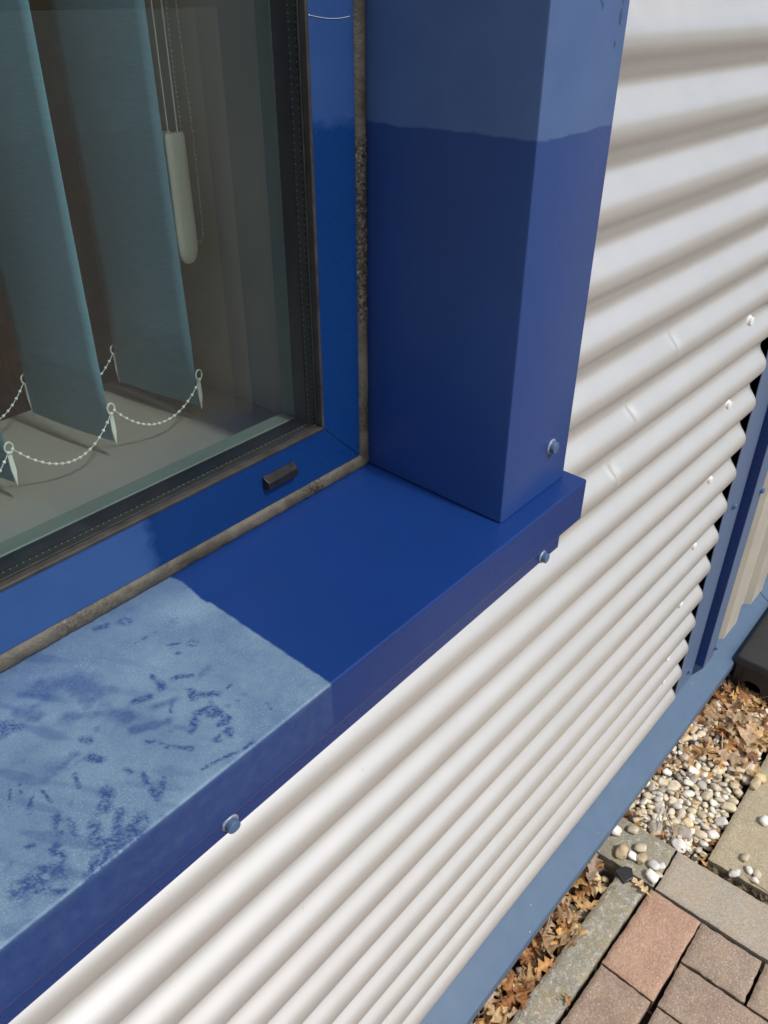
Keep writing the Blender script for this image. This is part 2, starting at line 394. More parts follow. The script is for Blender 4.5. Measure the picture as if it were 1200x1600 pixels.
# ------------------------------------------------------------------ sill
SS = .037
def sz(y): return (y+.035)*SS
XR = .7395; YF = -.035; XL = -1.2; YB = .166
PRINTS = [([[0.2558, 0.0298], [0.2636, 0.0234]], 0.0021), ([[0.2518, 0.0389], [0.2494, 0.0324]], 0.0027), ([[0.2276, 0.009], [0.2395, 0.0169], [0.2486, 0.0176], [0.2521, 0.0115]], 0.0022), ([[0.2454, 0.0103], [0.2531, 0.006], [0.2523, -0.0017], [0.2456, -0.0028]], 0.0023), ([[0.2351, -0.0118], [0.2448, -0.0103], [0.2428, -0.0142]], 0.0022), ([[0.1996, 0.0241], [0.2046, 0.0205], [0.2069, 0.0098], [0.2173, -0.0038]], 0.0017), ([[0.2503, -0.0329], [0.2379, -0.031], [0.223, -0.026], [0.2112, -0.0242]], 0.0012), ([[0.1818, 0.0033], [0.1778, -0.0087], [0.1759, -0.0209], [0.1837, -0.0155], [0.1882, -0.0096]], 0.0018), ([[0.1545, 0.0086], [0.1484, -0.0003]], 0.0035), ([[0.1535, -0.0095], [0.1431, -0.0212]], 0.0021), ([[0.1571, -0.0271], [0.1493, -0.0315], [0.1443, -0.0322]], 0.0045), ([[0.1242, 0.0169], [0.1194, 0.0058]], 0.0021), ([[0.128, 0.0092], [0.1244, -0.0032]], 0.0019), ([[0.1356, -0.0061], [0.1307, -0.02], [0.1406, -0.028]], 0.0029), ([[0.083, -0.0111], [0.0897, -0.013], [0.0976, -0.0131], [0.1023, -0.0185]], 0.005), ([[0.0878, -0.0195], [0.0983, -0.0314]], 0.0015), ([[0.1111, -0.0009], [0.1108, -0.0114]], 0.0026), ([[0.1001, 0.0116], [0.1031, 0.0098]], 0.0014), ([[0.1283, -0.0299], [0.1236, -0.0306]], 0.0042), ([[0.1131, -0.0337], [0.1189, -0.0344]], 0.0027), ([[0.1411, 0.1102], [0.1422, 0.1081]], 0.0051), ([[0.1178, 0.0626], [0.1086, 0.0482]], 0.0011), ([[0.1217, 0.0582], [0.1186, 0.0509]], 0.0009), ([[0.1245, 0.0461], [0.1133, 0.0326]], 0.0014), ([[0.2621, 0.1435], [0.2657, 0.1423]], 0.0029), ([[0.2545, 0.1143], [0.2745, 0.1134]], 0.0009), ([[0.2863, 0.0817], [0.286, 0.0794]], 0.0027), ([[0.2722, 0.0792], [0.2701, 0.0804]], 0.0018), ([[0.2515, 0.0603], [0.2627, 0.0525]], 0.0019), ([[0.2417, 0.0641], [0.2386, 0.0582]], 0.0022), ([[0.2427, 0.0749], [0.2415, 0.0714]], 0.0017), ([[0.2344, 0.0402], [0.2282, 0.0339]], 0.0011), ([[0.2821, -0.0131], [0.2802, -0.0199]], 0.0011), ([[0.1717, 0.0594], [0.1738, 0.0551]], 0.0022), ([[0.1655, 0.0426], [0.1695, 0.0342]], 0.0022), ([[0.1759, 0.0156], [0.1771, 0.0104]], 0.0016), ([[0.1502, 0.037], [0.1467, 0.0263]], 0.0014), ([[0.2755, 0.0217], [0.2719, 0.021]], 0.0011), ([[0.129, 0.0427], [0.1278, 0.0299]], 0.0011), ([[0.2438, 0.1527], [0.2509, 0.1504]], 0.0022), ([[0.2711, 0.0932], [0.2791, 0.088]], 0.0012), ([[0.2177, 0.0633], [0.227, 0.0575]], 0.0021)]
CLOUDS = [([[0.177, 0.1269], [0.1984, 0.1123], [0.2034, 0.0883]], 0.0125), ([[0.1755, 0.0843], [0.1946, 0.0714], [0.2037, 0.0548]], 0.0072), ([[0.1541, 0.1168], [0.1597, 0.1019]], 0.0074), ([[0.2419, 0.0408], [0.2245, 0.0469]], 0.0048), ([[0.2214, 0.0286], [0.2005, 0.0394]], 0.0035), ([[0.1615, 0.051], [0.1422, 0.0498]], 0.0072)]
def segd(px, py, a, b):
    dx, dy = b[0]-a[0], b[1]-a[1]; t = max(0, min(1, ((px-a[0])*dx+(py-a[1])*dy)/(dx*dx+dy*dy+1e-12)))
    return math.hypot(px-a[0]-t*dx, py-a[1]-t*dy)
def sm(a, b, x):
    t = max(0, min(1, (x-a)/(b-a))); return t*t*(3-2*t)
def chalk_top(x, y):
    fn = noise.noise(Vector((x*420, y*420, 0))); md = noise.noise(Vector((x*110, y*110, 5))); bg_ = noise.noise(Vector((x*22, y*22, 9)))
    e = .329 + .0007*md + .0004*fn + (.006*noise.noise(Vector((x*30, y*30, 2))) if y > .11 else 0)
    v = sm(.0012, -.0012, x-e)
    if v <= 0: return 0
    v *= .88 + .26*bg_ + .12*md + .07*fn
    v *= 1 - .30*sm(.118, .158, y)                   # thinner bloom by the window frame
    if x < .40:
        f2 = noise.noise(Vector((x*800, y*800, 6))); n60 = noise.noise(Vector((x*190, y*190, 12)))
        for pts, r in PRINTS:
            if min(abs(x-p[0])+abs(y-p[1]) for p in pts) > .035+r*3: continue
            d = min(segd(x, y, pts[i], pts[i+1]) for i in range(len(pts)-1))
            R_ = r*(1.9 if r > .002 else 1.5)
            d += R_*(.45*md + .45*n60 + .55*fn)
            body = sm(R_*1.1, R_*.55, d)
            brk = .30+.70*sm(-.35, .25, fn+.8*f2+.4*n60)
            v *= 1 - .85*body*brk*sm(-.6, -.1, n60+.5*bg_+.3*f2)
        for pts, r in CLOUDS:
            d = min(segd(x, y, pts[i], pts[i+1]) for i in range(len(pts)-1)) + r*.9*bg_ + r*.5*md + r*.3*n60
            v *= 1 - .50*sm(r*1.3, 0, d)*(.8+.4*sm(-.3, .3, fn))
    # random small smudges and rubbed patches
    k = noise.noise(Vector((x*60, y*75, 31))) + .35*noise.noise(Vector((x*210, y*210, 32)))
    v *= 1 - .50*sm(.52, .72, k)*(.6+.4*fn)*sm(.32, .28, x)
    # wiped streaks in the left corner
    s = noise.noise(Vector((x*90+y*50, y*18-x*12, 4)))
    v *= 1 - .30*sm(.18, .5, s)*sm(.30, .16, x)
    return max(0, min(1, v))
sill = thing('window_sill', 'blue metal window sill, its left half chalky and marked with fingerprints', 'window sill', (.2, .06, 0))
st = MB(); xs = []; x = XL
while x < -.05: xs.append(x); x += .05
while x < .335: xs.append(x); x += .0010
while x < XR: xs.append(x); x += .02
xs.append(XR)
ch = []
rows = [(YB, 0)] + [(YB-.0011*i, 0) for i in range(1, int((YB-YF)/.0011))]
prof = [(y, sz(y)) for y, _ in rows if y > YF+.0025]
prof += [(YF+.0022, sz(YF+.0022)), (YF+.0009, -.0001), (YF+.0002, -.0009), (YF, -.0022)]
prof += [(YF, -.0022-.0025*i) for i in range(1, 20)] + [(YF+.0004, -.0512), (YF+.0018, -.052), (YF+.012, -.052)]
nt_ = len(rows)
for (y, z) in prof:
    for x in xs:
        st.v.append((x, y, z)); st.c.append((1, 1, 1, 1))
        if z > -.0012: c = chalk_top(x, y)
        else:
            md = noise.noise(Vector((x*110, z*110, 5))); fn = noise.noise(Vector((x*420, z*420, 0)))
            c = sm(.001, -.001, x-.3295)*max(0, .10 + .07*md + .05*fn)*sm(-.058, -.036, z)
            c += .16*sm(.0035, 0, abs(z+.0025))*sm(.001, -.001, x-.3295)  # highlight along the front fold, painted into the chalk mask
        ch.append(c)
nxs = len(xs)
for j in range(len(prof)-1):
    for i in range(nxs-1): st.f.append((j*nxs+i, j*nxs+i+1, (j+1)*nxs+i+1, (j+1)*nxs+i))
tp = st.build('sill_sheet', M['sill'], sill, smooth=60, merge=False)
a = tp.data.attributes.new('chalk', 'FLOAT', 'POINT'); a.data.foreach_set('value', ch)
ec = MB(); ec.prism([(YB, sz(YB)-.0002), (YF+.001, -.0008), (YF+.001, -.0515), (YF+.02, -.0515), (YF+.02, -.02), (YB, -.02)], XR-.0016, XR+.0004, lambda p, t: (t, p[0], p[1]))
jb_mat = blue_paint('restored_blue_paint', BLUE, CHALK, None, rough=.3)
ec.build('end_cap', jb_mat, sill, bevel=.0005)
un = MB(); un.box((XL, -.022, -.0865), (.7205, -.0190, -.045)); un.build('fixing_flange', jb_mat, sill, bevel=.0008)
un2 = MB(); un2.box((XL, -.008, -.044), (XR-.003, .158, -.030)); un2.build('sill_underside', M['dark_void'], sill)
for x, z in ((.684, -.080), (.2275, -.0765), (-.22, -.078)):
    screw(sill, (x, -.022, z), (0, -1, 0), .0058, M['blue_cap'], rnd, mw=M['washer'])

# ------------------------------------------------------------------ jamb casings (boxed blue columns beside the window)
def jamb(x0, x1, z1, label, loc):
    t = thing('window_jamb_casing', label, 'window casing', loc, 'blue casings round the window')
    t_ = .0018; n_ = 24
    prof = [(x0, .166), (x0, -.0124+.0025), (x0+.0007, -.0124+.0008), (x0+.0025, -.0124), (x1-.002, -.0124), (x1-.0006, -.0118), (x1, -.0104), (x1, .03), (x1-.002, .03), (x1-.002, -.0100), (x0+.002, -.0100), (x0+.002, .166)]
    b = MB(); b.prism(prof, 0, 1, lambda p, q: (p[0], p[1], (sz(p[1])+.0016) if q == 0 else z1))
    b.build('folded_casing', M['jamb'], t, smooth=30)
    s = MB(); s.prism([(x0+.0015, .165), (x0+.0015, -.0105), (x1-.0015, -.0105), (x1-.0015, .0)], 0, 1, lambda p, q: (p[0], p[1], sz(p[1])+(.0002 if q == 0 else .004)))
    s.build('base_gasket', M['rubber'], t)
    return t
jr = jamb(.602, .728, 1.34, 'tall blue boxed metal casing at right of the window, greyer above a level line', (.665, .0, .01))
screw(jr, (.690, -.0124, .054), (0, -1, 0), .0064, M['blue_cap'], rnd, mw=M['washer'])
drip = MB()                                             # dark wet runs high on the front face
for dx, dz, l, r_ in ((.113, .455, .020, .0016), (.1125, .437, .012, .0022), (.076, .452, .012, .0016), (.079, .445, .006, .001), (.108, .418, .006, .001)):
    pts = [(.602+dx+.0006*math.sin(k*1.7), dz+l*(.5-k/8)) for k in range(9)]
    for k in range(8):
        (xa, za), (xb, zb) = pts[k], pts[k+1]; wa = r_*math.sin(math.pi*(k+.3)/8.6); wb = r_*math.sin(math.pi*(k+1.3)/8.6) if k < 7 else .0002
        drip.add([(xa-wa, -.0127, za), (xa+wa, -.0127, za), (xb+wb, -.0127, zb), (xb-wb, -.0127, zb)], [(0, 1, 2, 3)])
drip.build('paint_run', simple('dark_paint_run', (.045, .085, .19), .4, 0, .2, 80, 0), jr)
jl = jamb(-1.13, -1.005, 1.34, 'blue boxed metal casing at the far left end of the window', (-1.06, 0, .01))
hd = thing('window_head_casing', 'blue boxed metal casing above the window', 'window casing', (-.2, 0, 1.0), 'blue casings round the window')
b = MB(); b.box((-1.004, -.0124, 1.24), (.601, .158, 1.34)); b.build('folded_casing', jb_mat, hd, bevel=.001)

# ------------------------------------------------------------------ window
FY = .163
win = thing('window', 'double glazed blue framed window, old paint faded along its lower left and top', 'window', (-.2, FY, .02))
def member(pts, matk, name='frame_member', y0=FY, y1=.1705, bev=.0012):
    b = MB(); b.prism(pts, y0, y1, lambda p, t: (p[0], t, p[1])); return b.build(name, matk, win, bevel=bev)
X0, X1, Z0, Z1 = -.99, .587, .023, 1.235; FW = .0545
e = .00015
member([(X0, Z0), (X1-e, Z0), (X1-FW-e, Z0+FW), (X0+FW, Z0+FW)], M['frame_x'], 'bottom_rail')
member([(X1, Z0+e), (X1, Z1-e), (X1-FW, Z1-FW-e), (X1-FW, Z0+FW+e)], M['frame'], 'right_stile')
member([(X0, Z1), (X0+FW, Z1-FW), (X1-FW, Z1-FW), (X1, Z1)], M['frame'], 'top_rail')
member([(X0-e, Z0), (X0+FW-e, Z0+FW), (X0+FW-e, Z1-FW), (X0-e, Z1)], M['frame'], 'left_stile')
gx, gz = X1-FW, Z0+FW                       # daylight corner (.5325, .0775)
gl0, gt = X0+FW, Z1-FW
def ring(name, m_, x, z, y0, y1, th, top=True, bev=0):     # four mitred strips lining the daylight opening, their inner edge at x / z
    b = MB()
    b.prism([(gl0, z-th), (x+th, z-th), (x, z), (gl0, z)], y0, y1, lambda p, t: (p[0], t, p[1]))
    b.prism([(x+th, z-th+.0001), (x+th, gt), (x, gt), (x, z+.0001)], y0, y1, lambda p, t: (p[0], t, p[1]))
    return b.build(name, m_, win, bevel=bev)
# outside gasket: a dusty lip proud of the glass, then black heel
ring('outer_gasket', M['dusty_gasket'], gx-.0035, gz+.003, .1615, .1708, .0034, bev=.0008)
ring('gasket_lip', M['rubber'], gx-.0052, gz+.0046, .1685, .1709, .0016, bev=.0004)
GX, GZ = gx+.002, gz-.002
ring('spacer_bar', M['spacer'], GX-.0005, GZ+.0008-.001, .1765, .1875, .03)
dots = MB(); k = 0; z = GZ+.004
while z < 1.0:
    for yy in (.1782, .1858): dots.box((GX-.0010, yy-.0005, z), (GX-.0004, yy+.0005, z+.0009))
    z += .0056
x = GX-.006
while x > -.25:
    for yy in (.1782, .1858): dots.box((x, yy-.0005, GZ-.0004), (x+.0009, yy+.0005, GZ+.0002))
    x -= .0056
d_ = dots.build('spacer_perforations', M['perf'], win, merge=False); stuff(d_)
ring('inner_seal', M['black_plastic'], GX-.001, GZ, .1885, .2055, .03)
ring('inner_bead', M['inner_bead'], GX-.001, GZ+.001, .206, .225, .03, bev=.0015)
for nm, y, k_ in (('outer_pane', .1712, 'glass'), ('inner_pane', .1880, 'glass_in')):
    b = MB(); b.add([(gl0-.006, y, gz-.008), (gx+.008, y, gz-.008), (gx+.008, y, gt+.006), (gl0-.006, y, gt+.006)], [(0, 1, 2, 3)])
    b.build(nm, M[k_], win)
# strip with a ragged upper edge at the foot of the inner pane
sm_ = MB(); pr = None
for i in range(220):
    x = -.2+.73*i/219; h = .0072+.0022*noise.noise(Vector((x*38, 1, 0)))+.0012*noise.noise(Vector((x*160, 2, 0)))
    cur = (x, GZ+h)
    if pr: sm_.add([(pr[0], .1905, GZ-.001), (cur[0], .1905, GZ-.001), (cur[0], .1905, cur[1]), (pr[0], .1905, pr[1])], [(0, 1, 2, 3)])
    pr = cur
# weep hole cover
wc = MB()
wp = [(.4455, .0595), (.4885, .0595), (.4885, .0445), (.4455, .0445)]
wc.add([(x, FY-.0002, z) for x, z in wp]+[(.4475, FY-.0070, .0535), (.4868, FY-.0070, .0535), (.4868, FY-.0078, .0462), (.4475, FY-.0078, .0462)],
       [(0, 1, 2, 3), (4, 7, 6, 5), (0, 4, 5, 1), (1, 5, 6, 2), (2, 6, 7, 3), (3, 7, 4, 0)])
wc.build('weep_hole_cover', M['black_plastic'], win, bevel=.0006)
sc = MB(); sc.tube([(.5345+.048*t, FY-.0004, .4375-.0042*math.sin(t*2.2)+.002*t) for t in [i/12 for i in range(13)]], [.0001]+[.00016]*11+[.00006], 5)
sc.ball((.5345, FY-.0003, .4375), .0006); sc.build('paint_scratch', M['white_cap'], win, smooth=60)

# silicone joint
si = MB()
def bead(path, wdt, up, grime, jit=.0006):
    n_ = len(path); pf = [(-.5, 0), (-.42, .55), (-.2, .9), (0, 1), (.2, .9), (.42, .55), (.5, 0)]
    vs = []; cs = []
    for k, p in enumerate(path):
        p = Vector(p); t = (Vector(path[min(k+1, n_-1)])-Vector(path[max(k-1, 0)])).normalized(); s_ = t.cross(Vector(up)).normalized(); gm = grime(p)
        for a_, h in pf:
            nz = noise.noise(p*260+Vector((a_*4, 0, 0)))*(.0004+.0016*gm) + noise.noise(p*60+Vector((a_*2, 0, 7)))*jit
            vs.append(p + s_*a_*wdt*(1+.12*gm*noise.noise(p*150)) + Vector(up)*(h*.0046+nz*(1 if abs(a_) < .45 else .3))); cs.append((gm, gm, gm, 1))
    m_ = len(pf)
    si.add(vs, [(k*m_+i, k*m_+i+1, (k+1)*m_+i+1, (k+1)*m_+i) for k in range(n_-1) for i in range(m_-1)], cs)
bead([(.5945, .1648, .012+i*.0018) for i in range(690)], .0155, (0, -1, 0), lambda p: sm(.355, .335, p.z+.01*noise.noise(p*30))*sm(.150, .19, p.z)*.95+.04)
bead([(.596-i*.002, .1648, .0150) for i in range(880)], .0172, (0, -1, 0), lambda p: .9*sm(.020, .008, abs(p.x-.512))+.75*sm(.045, .02, abs(p.x-.245+.01*noise.noise(p*20)))*sm(.40, .10, p.x)+.3*sm(.25, .1, p.x)+.05)
tag(si.build('sealant_joint', M['silicone'], smooth=70, merge=False), 'grimy grey sealant bead running round the blue frame, mouldy in patches', 'sealant')

# ------------------------------------------------------------------ room behind the glass
rm = MB()
rm.box((.594, .237, -1.0), (3.4, .56, 1.9)); rm.box((2.9, .5602, -1.0), (3.4, .80, 1.9)); rm.box((-1.6, .237, -1.0), (-.99, .80, 1.9)); rm.box((-.988, .237, 1.24), (.592, .80, 1.9)); rm.box((-.988, .237, -1.0), (.592, .515, -.004))
rm.box((-1.6, 4.0, -1.0), (3.4, 4.1, 1.9)); rm.box((3.3, .802, -1.0), (3.4, 3.998, 1.9)); rm.box((-1.6, .802, -1.0), (-1.5, 3.998, 1.9)); rm.box((-1.6, .237, 1.902), (3.4, 4.1, 2.0))
struct(rm.build('room_walls', M['reveal'], merge=False))
fl = MB(); fl.box((-1.6, .802, -.78), (3.3, 3.998, -.75)); fl.box((-.986, .52, -.78), (.59, .80, -.75)); struct(fl.build('room_floor', M['carpet'], merge=False))
wb = MB(); wb.box((-.985, .2375, -.002), (.5925, .530, .030)); tag(wb.build('window_board', M['board'], bevel=.003), 'pale inside window board below the hanging blue vanes', 'window board')
rg = MB(); rg.tube([(.5915, .238, .0315), (.5915, .53, .0315)], .0014, 6)
cb = thing('cabinet', 'dark brown wooden cabinet in the room behind the blind', 'cabinet', (1.6, 1.7, -.75))
b = MB(); b.box((.55, .90, -.70), (3.2, 1.40, 1.4)); b.build('carcass', M['wood'], cb, bevel=.004)
b = MB(); b.box((.57, .92, -.75), (3.18, 1.39, -.70)); b.build('plinth', M['wood_pale'], cb)
for k in range(4):
    b = MB(); b.box((.56+.66*k, .882, -.69), (1.21+.66*k, .8995, 1.39)); d = b.build('door', M['wood'], cb, bevel=.003)
dk = thing('desk', 'low pale wooden desk end in the room behind the left blue vanes', 'desk', (.2, 1.3, -.75))
b = MB(); b.box((-.6, 1.0, -.22), (.50, 1.7, -.19)); b.build('desk_top', M['wood_pale'], dk, bevel=.003)
for x in (-.57, .44):
    b = MB(); b.box((x, 1.02, -.75), (x+.03, 1.68, -.2201)); b.build('leg', M['wood'], dk)

# vertical blind
bl = thing('vertical_blind', 'vertical blind of wide blue fabric vanes joined by white bead chains', 'blind', (.1, .41, .03))
VB, VT = .052, 1.20
vx = [.517-.112*k for k in range(13)]
def vane_pt(xf, s, z): # s 0 front .. 1 back
    y = .347+.127*s; x = xf-.018*s - .0025*math.sin(math.pi*s) + .0015*math.sin(z*6+xf*40)
    return (x, y, z)
for k, xf in enumerate(vx):
    b = MB(); ns, nz = 10, 14
    vs = [vane_pt(xf, i/ns, VB+(VT-VB)*j/nz) for j in range(nz+1) for i in range(ns+1)]
    b.add(vs, [(j*(ns+1)+i, j*(ns+1)+i+1, (j+1)*(ns+1)+i+1, (j+1)*(ns+1)+i) for j in range(nz) for i in range(ns)])
    v = b.build('vane', M['vane'], bl, smooth=60)
    s_ = v.modifiers.new('thick', 'SOLIDIFY'); s_.thickness = .0008
    if k < 6:
        for s in (0, 1):
            p = Vector(vane_pt(xf, s, VB)); sg = -1 if s == 0 else 1
            c = MB()                                            # pointed white clip at the end of the weight
            c.add([p+Vector((-.0015, sg*.002, .034)), p+Vector((.0026, sg*.002, .034)), p+Vector((.0030, sg*.0025, .014)), p+Vector((.0004, sg*.002, -.004)), p+Vector((-.0018, sg*.002, .014)),
                   p+Vector((-.0015, sg*.004, .034)), p+Vector((.0026, sg*.004, .034)), p+Vector((.0030, sg*.0045, .014)), p+Vector((.0004, sg*.004, -.004)), p+Vector((-.0018, sg*.004, .014))],
                  [(0, 1, 2, 3, 4), (9, 8, 7, 6, 5)]+[(i, (i+1) % 5, (i+1) % 5+5, i+5) for i in range(5)])
            c.build('weight_clip', M['bead'], v, bevel=.0003)
            h = MB(); ring_ = [p+Vector((.0012+.0042*math.cos(t), sg*.0045, .0385+.0056*math.sin(t))) for t in [i*math.pi/7 for i in range(15)]]
            h.tube(ring_, .0010, 6); h.build('hook', M['bead'], v, smooth=60)
for s in (0, 1):
    sg = -1 if s == 0 else 1
    for k in range(5):
        a0 = Vector(vane_pt(vx[k+1], s, VB+.036))+Vector((.004, sg*.006, 0)); a1 = Vector(vane_pt(vx[k], s, VB+.036))+Vector((-.001, sg*.006, -.002))
        b = MB(); sag = .034
        nb = 17; pts = []
        for i in range(nb*3+1):
            t = i/(nb*3); p = a0.lerp(a1, t); p.z -= sag*(1-(2*t-1)**2)*(1+.05*math.sin(k*3)); p.y += .002*math.sin(t*5+k); pts.append(p)
        b.tube(pts, .00045, 5)
        for i in range(nb+1): b.ball(pts[i*3], .00175, sub=2)
        b.build('bead_chain', M['bead'], bl, smooth=60, merge=False)
hr = MB(); hr.box((-.97, .385, 1.20), (.585, .43, 1.236)); hr.build('headrail', M['ivory'], bl, bevel=.002)
for i, x in enumerate((.5255, .5365)):
    b = MB(); b.tube([(x+.0012*math.sin(z*5), .352, z) for z in [.335+.09*j for j in range(10)]], .0007, 6); b.build('pull_cord', M['cord'], bl, smooth=60)
for dx, dy, r_ in ((0, 0, .0118), (-.0035, .013, .0105)):
    b = MB(); x, y = .5325+dx, .351+dy
    prof = [(.0055, .3365), (r_*.86, .336), (r_, .3325), (r_*1.02, .29), (r_*1.06, .235), (r_*1.0, .222), (r_*.8, .2145), (r_*.45, .2105), (.001, .2095)]
    b.lathe([(r, h-.2095) for r, h in reversed(prof)], (x, y, .2095), (0, 0, 1), 24)
    for i_, v_ in enumerate(b.v): b.v[i_] = (v_[0], y+(v_[1]-y)*.45, v_[2])
    b.build('cord_weight', M['ivory'], bl, smooth=50)
b = MB(); path = []
for j in range(170): path.append(Vector((.5465+.0011*math.sin(j*.05), .357, .60-j*.00215)))
for j in range(9): path.append(Vector((.5525-.0058*math.cos(j/8*math.pi), .357, .2345-.0085*math.sin(j/8*math.pi))))
for j in range(170): path.append(Vector((.5585+.0012*math.sin(j*.045), .357, .2345+j*.00215)))
for i in range(0, len(path), 1): b.ball(path[i], .0014, sub=1) if i % 2 else None
b.tube(path[::4], .0004, 5); b.build('control_chain', M['metal_bead'], bl, smooth=60, merge=False)

# ------------------------------------------------------------------ blue trim post, ribbed wall beyond, base rail
tr = thing('corner_trim_post', 'upright blue folded metal trim between the corrugated and the ribbed cladding', 'trim', CL(.12, -.84))
b = MB(); b.prism([(.019, -.0065), (.019, -.0050), (.1195, -.0050), (.1195, .0155), (.1205, .0165), (.176, .0165), (.1775, .0155), (.1775, -.0045), (.26, -.0045), (.26, -.0065)], -.845, 1.72,
                 lambda p, t: CL(p[0]+(.0 if t < 0 else -.0), t, p[1]) if not (t < 0 and .118 < p[0] < .18 and p[1] > -.004) else CL(p[0], -.808, p[1]))
b.build('folded_trim', M['lit_trim_blue'], tr, smooth=30)
b = MB(); b.prism([(.1192, -.0048), (.1192, .0150), (.1186, .0150), (.1186, -.0048)], -.806, 1.72, lambda p, t: CL(p[0], t, p[1])); b.build('shaded_side_face', jb_mat, tr)  # thin darker sheet over the side, its shade put in as paint
for u, w in ((.070, -.328), (.078, -.800), (.070, .15)): screw(tr, CL(u, w, -.005), N_, .0062, M['blue_cap'], rnd, mw=M['blue_cap'])
for u, w in ((.166, -.325), (.172, -.775), (.166, .12)): screw(tr, CL(u, w, .0165), N_, .0062, M['blue_cap'], rnd, mw=M['blue_cap'])
rb = thing('ribbed_wall', 'beige box ribbed metal cladding beyond the blue upright trim', 'wall', CL(.5, -.80))
prof = [(.20, -.003)]; u = .236
while u < 2.6:
    prof += [(u, -.003), (u+.011, .013), (u+.095, .013), (u+.106, -.003)]; u += .184
b = MB(); vs = []; fs = []
for p in prof: vs += [CL(p[0], -.80, p[1]), CL(p[0], 1.72, p[1])]
fs = [(2*i, 2*i+2, 2*i+3, 2*i+1) for i in range(len(prof)-1)]
b.add(vs, fs); rs = b.build('ribbed_sheet', M['beige'], rb, merge=False)
sd = rs.modifiers.new('thick', 'SOLIDIFY'); sd.thickness = .0012; sd.offset = 0
b = MB(); b.box((.302, -.06, -.83), (2.7, -.045, 1.72), clx); b.build('wall_backing', M['dark_void'], rb)

rl = thing('base_rail', 'long sloping faded blue metal flashing along the foot of the wall', 'flashing', CL(-.5, -.9))
def rail(u0, u1, lift, name):
    b = MB(); nseg = max(2, int((u1-u0)/.25))
    pf = [(-.040, -.836), (-.0300, -.838), (-.022, -.843), (.0435, -.8865), (.0455, -.889), (.0455, -.9125), (.0435, -.9135), (.0425, -.912), (.0425, -.8905), (-.024, -.846), (-.040, -.840)]
    for s in range(nseg):
        a_, c_ = u0+(u1-u0)*s/nseg, u0+(u1-u0)*(s+1)/nseg
    b.prism(pf, u0, u1, lambda p, t: CL(t, p[1]+lift, p[0]+lift*.6))
    return b.build(name, M['old_blue'], rl, smooth=30)
rail(-3.2, .605, 0, 'rail_length'); rail(.58, 2.8, .0016, 'rail_length')
nick = MB()
rn = random.Random(3)
for i in range(9):                                      # chips of bare paint along the inner fold and the edge
    u = rn.uniform(-.95, .2); t = rn.choice([.02, .06, .95, rn.random()])
    p = CL(u, -.843-.0435*t+.0010, -.022+.0655*t+.0006); s = rn.uniform(.0004, .0010)
    nick.add([p+U_*s*1.3, p+W_*s-N_*s, p-U_*s, p-W_*s*.7+N_*s*.9], [(0, 1, 2, 3)])
stuff(nick.build('paint_chips', M['white_cap'], rl, merge=False))
pl = MB(); pl.box((-3.2, -.05, -1.03), (2.8, .005, -.862), clx)
tag(pl.build('wall_plinth', M['plinth'], merge=False), 'concrete plinth under the blue rail at the foot of the wall', 'plinth')

# ------------------------------------------------------------------ pavers, edging, slab
def slab(name, x0, x1, y0, y1, mk, label, cat, group=None, z=G, th=.05, bev=.004, chip=0, tint=(1, 1, 1), seed=0, rot=0, tilt=(0, 0)):
    rr = random.Random(seed); bm = bmesh.new()
    nx = max(4, int((x1-x0)/.006)); ny = max(4, int((y1-y0)/.006))
    nx, ny = min(nx, 70), min(ny, 70)
    cx, cy = (x0+x1)/2, (y0+y1)/2
    b = MB(); 
    def pt(i, j):
        fx = i/nx; fy = j/ny; x = x0+(x1-x0)*fx; y = y0+(y1-y0)*fy
        ex = min(x-x0, x1-x); ey = min(y-y0, y1-y)
        z_ = z
        d_ = min(ex, ey); r_ = bev*(1+.35*noise.noise(Vector((x*60, y*60, seed))))
        if d_ < r_: z_ -= r_-math.sqrt(max(0, r_*r_-(r_-d_)**2))
        n1 = noise.noise(Vector((x*35, y*35, seed))); z_ += .0005*n1 + .0003*noise.noise(Vector((x*150, y*150, seed+3)))
        edge = max(0, 1-d_/.006)
        x += edge*.0016*noise.noise(Vector((x*70, y*70, seed+5)))*(1+chip); y += edge*.0016*noise.noise(Vector((x*70, y*70, seed+9)))*(1+chip)
        if chip and d_ < .012: z_ -= chip*.006*max(0, noise.noise(Vector((x*45, y*45, seed+2)))-.15)
        z_ += (x-cx)*tilt[0]+(y-cy)*tilt[1]
        return (x, y, z_)
    # denser near the edge: warp
    def wp(f, L):
        return f
    vs = [pt(i, j) for j in range(ny+1) for i in range(nx+1)]
    fs = [(j*(nx+1)+i, j*(nx+1)+i+1, (j+1)*(nx+1)+i+1, (j+1)*(nx+1)+i) for j in range(ny) for i in range(nx)]
    per = [i for i in range(nx+1)]+[(nx+1)*j+nx for j in range(1, ny+1)]+[ny*(nx+1)+i for i in range(nx-1, -1, -1)]+[(nx+1)*j for j in range(ny-1, 0, -1)]
    o = len(vs); vs += [(vs[k][0], vs[k][1], z-th) for k in per]; L = len(per)
    fs += [(per[k], o+k, o+(k+1) % L, per[(k+1) % L]) for k in range(L)]
    b.add(vs, fs, (*tint, 1))
    ob = b.build(name, M[mk], smooth=50, merge=False)
    cx, cy = (x0+x1)/2, (y0+y1)/2
    for v in ob.data.vertices: v.co -= Vector((cx, cy, z-th))
    ob.location = (cx, cy, z-th); ob.rotation_euler[2] = R(rot)
    return tag(ob, label, cat, group)
g_ = 'pavers beside the wall'
slab('paver', .903, 1.1035, -.2515, -.1475, 'brick', 'smooth terracotta paver lengthwise against the lichened edging, reddest of the pavers', 'paver', g_, seed=1, tint=(1.05, 1, .98), rot=-2)
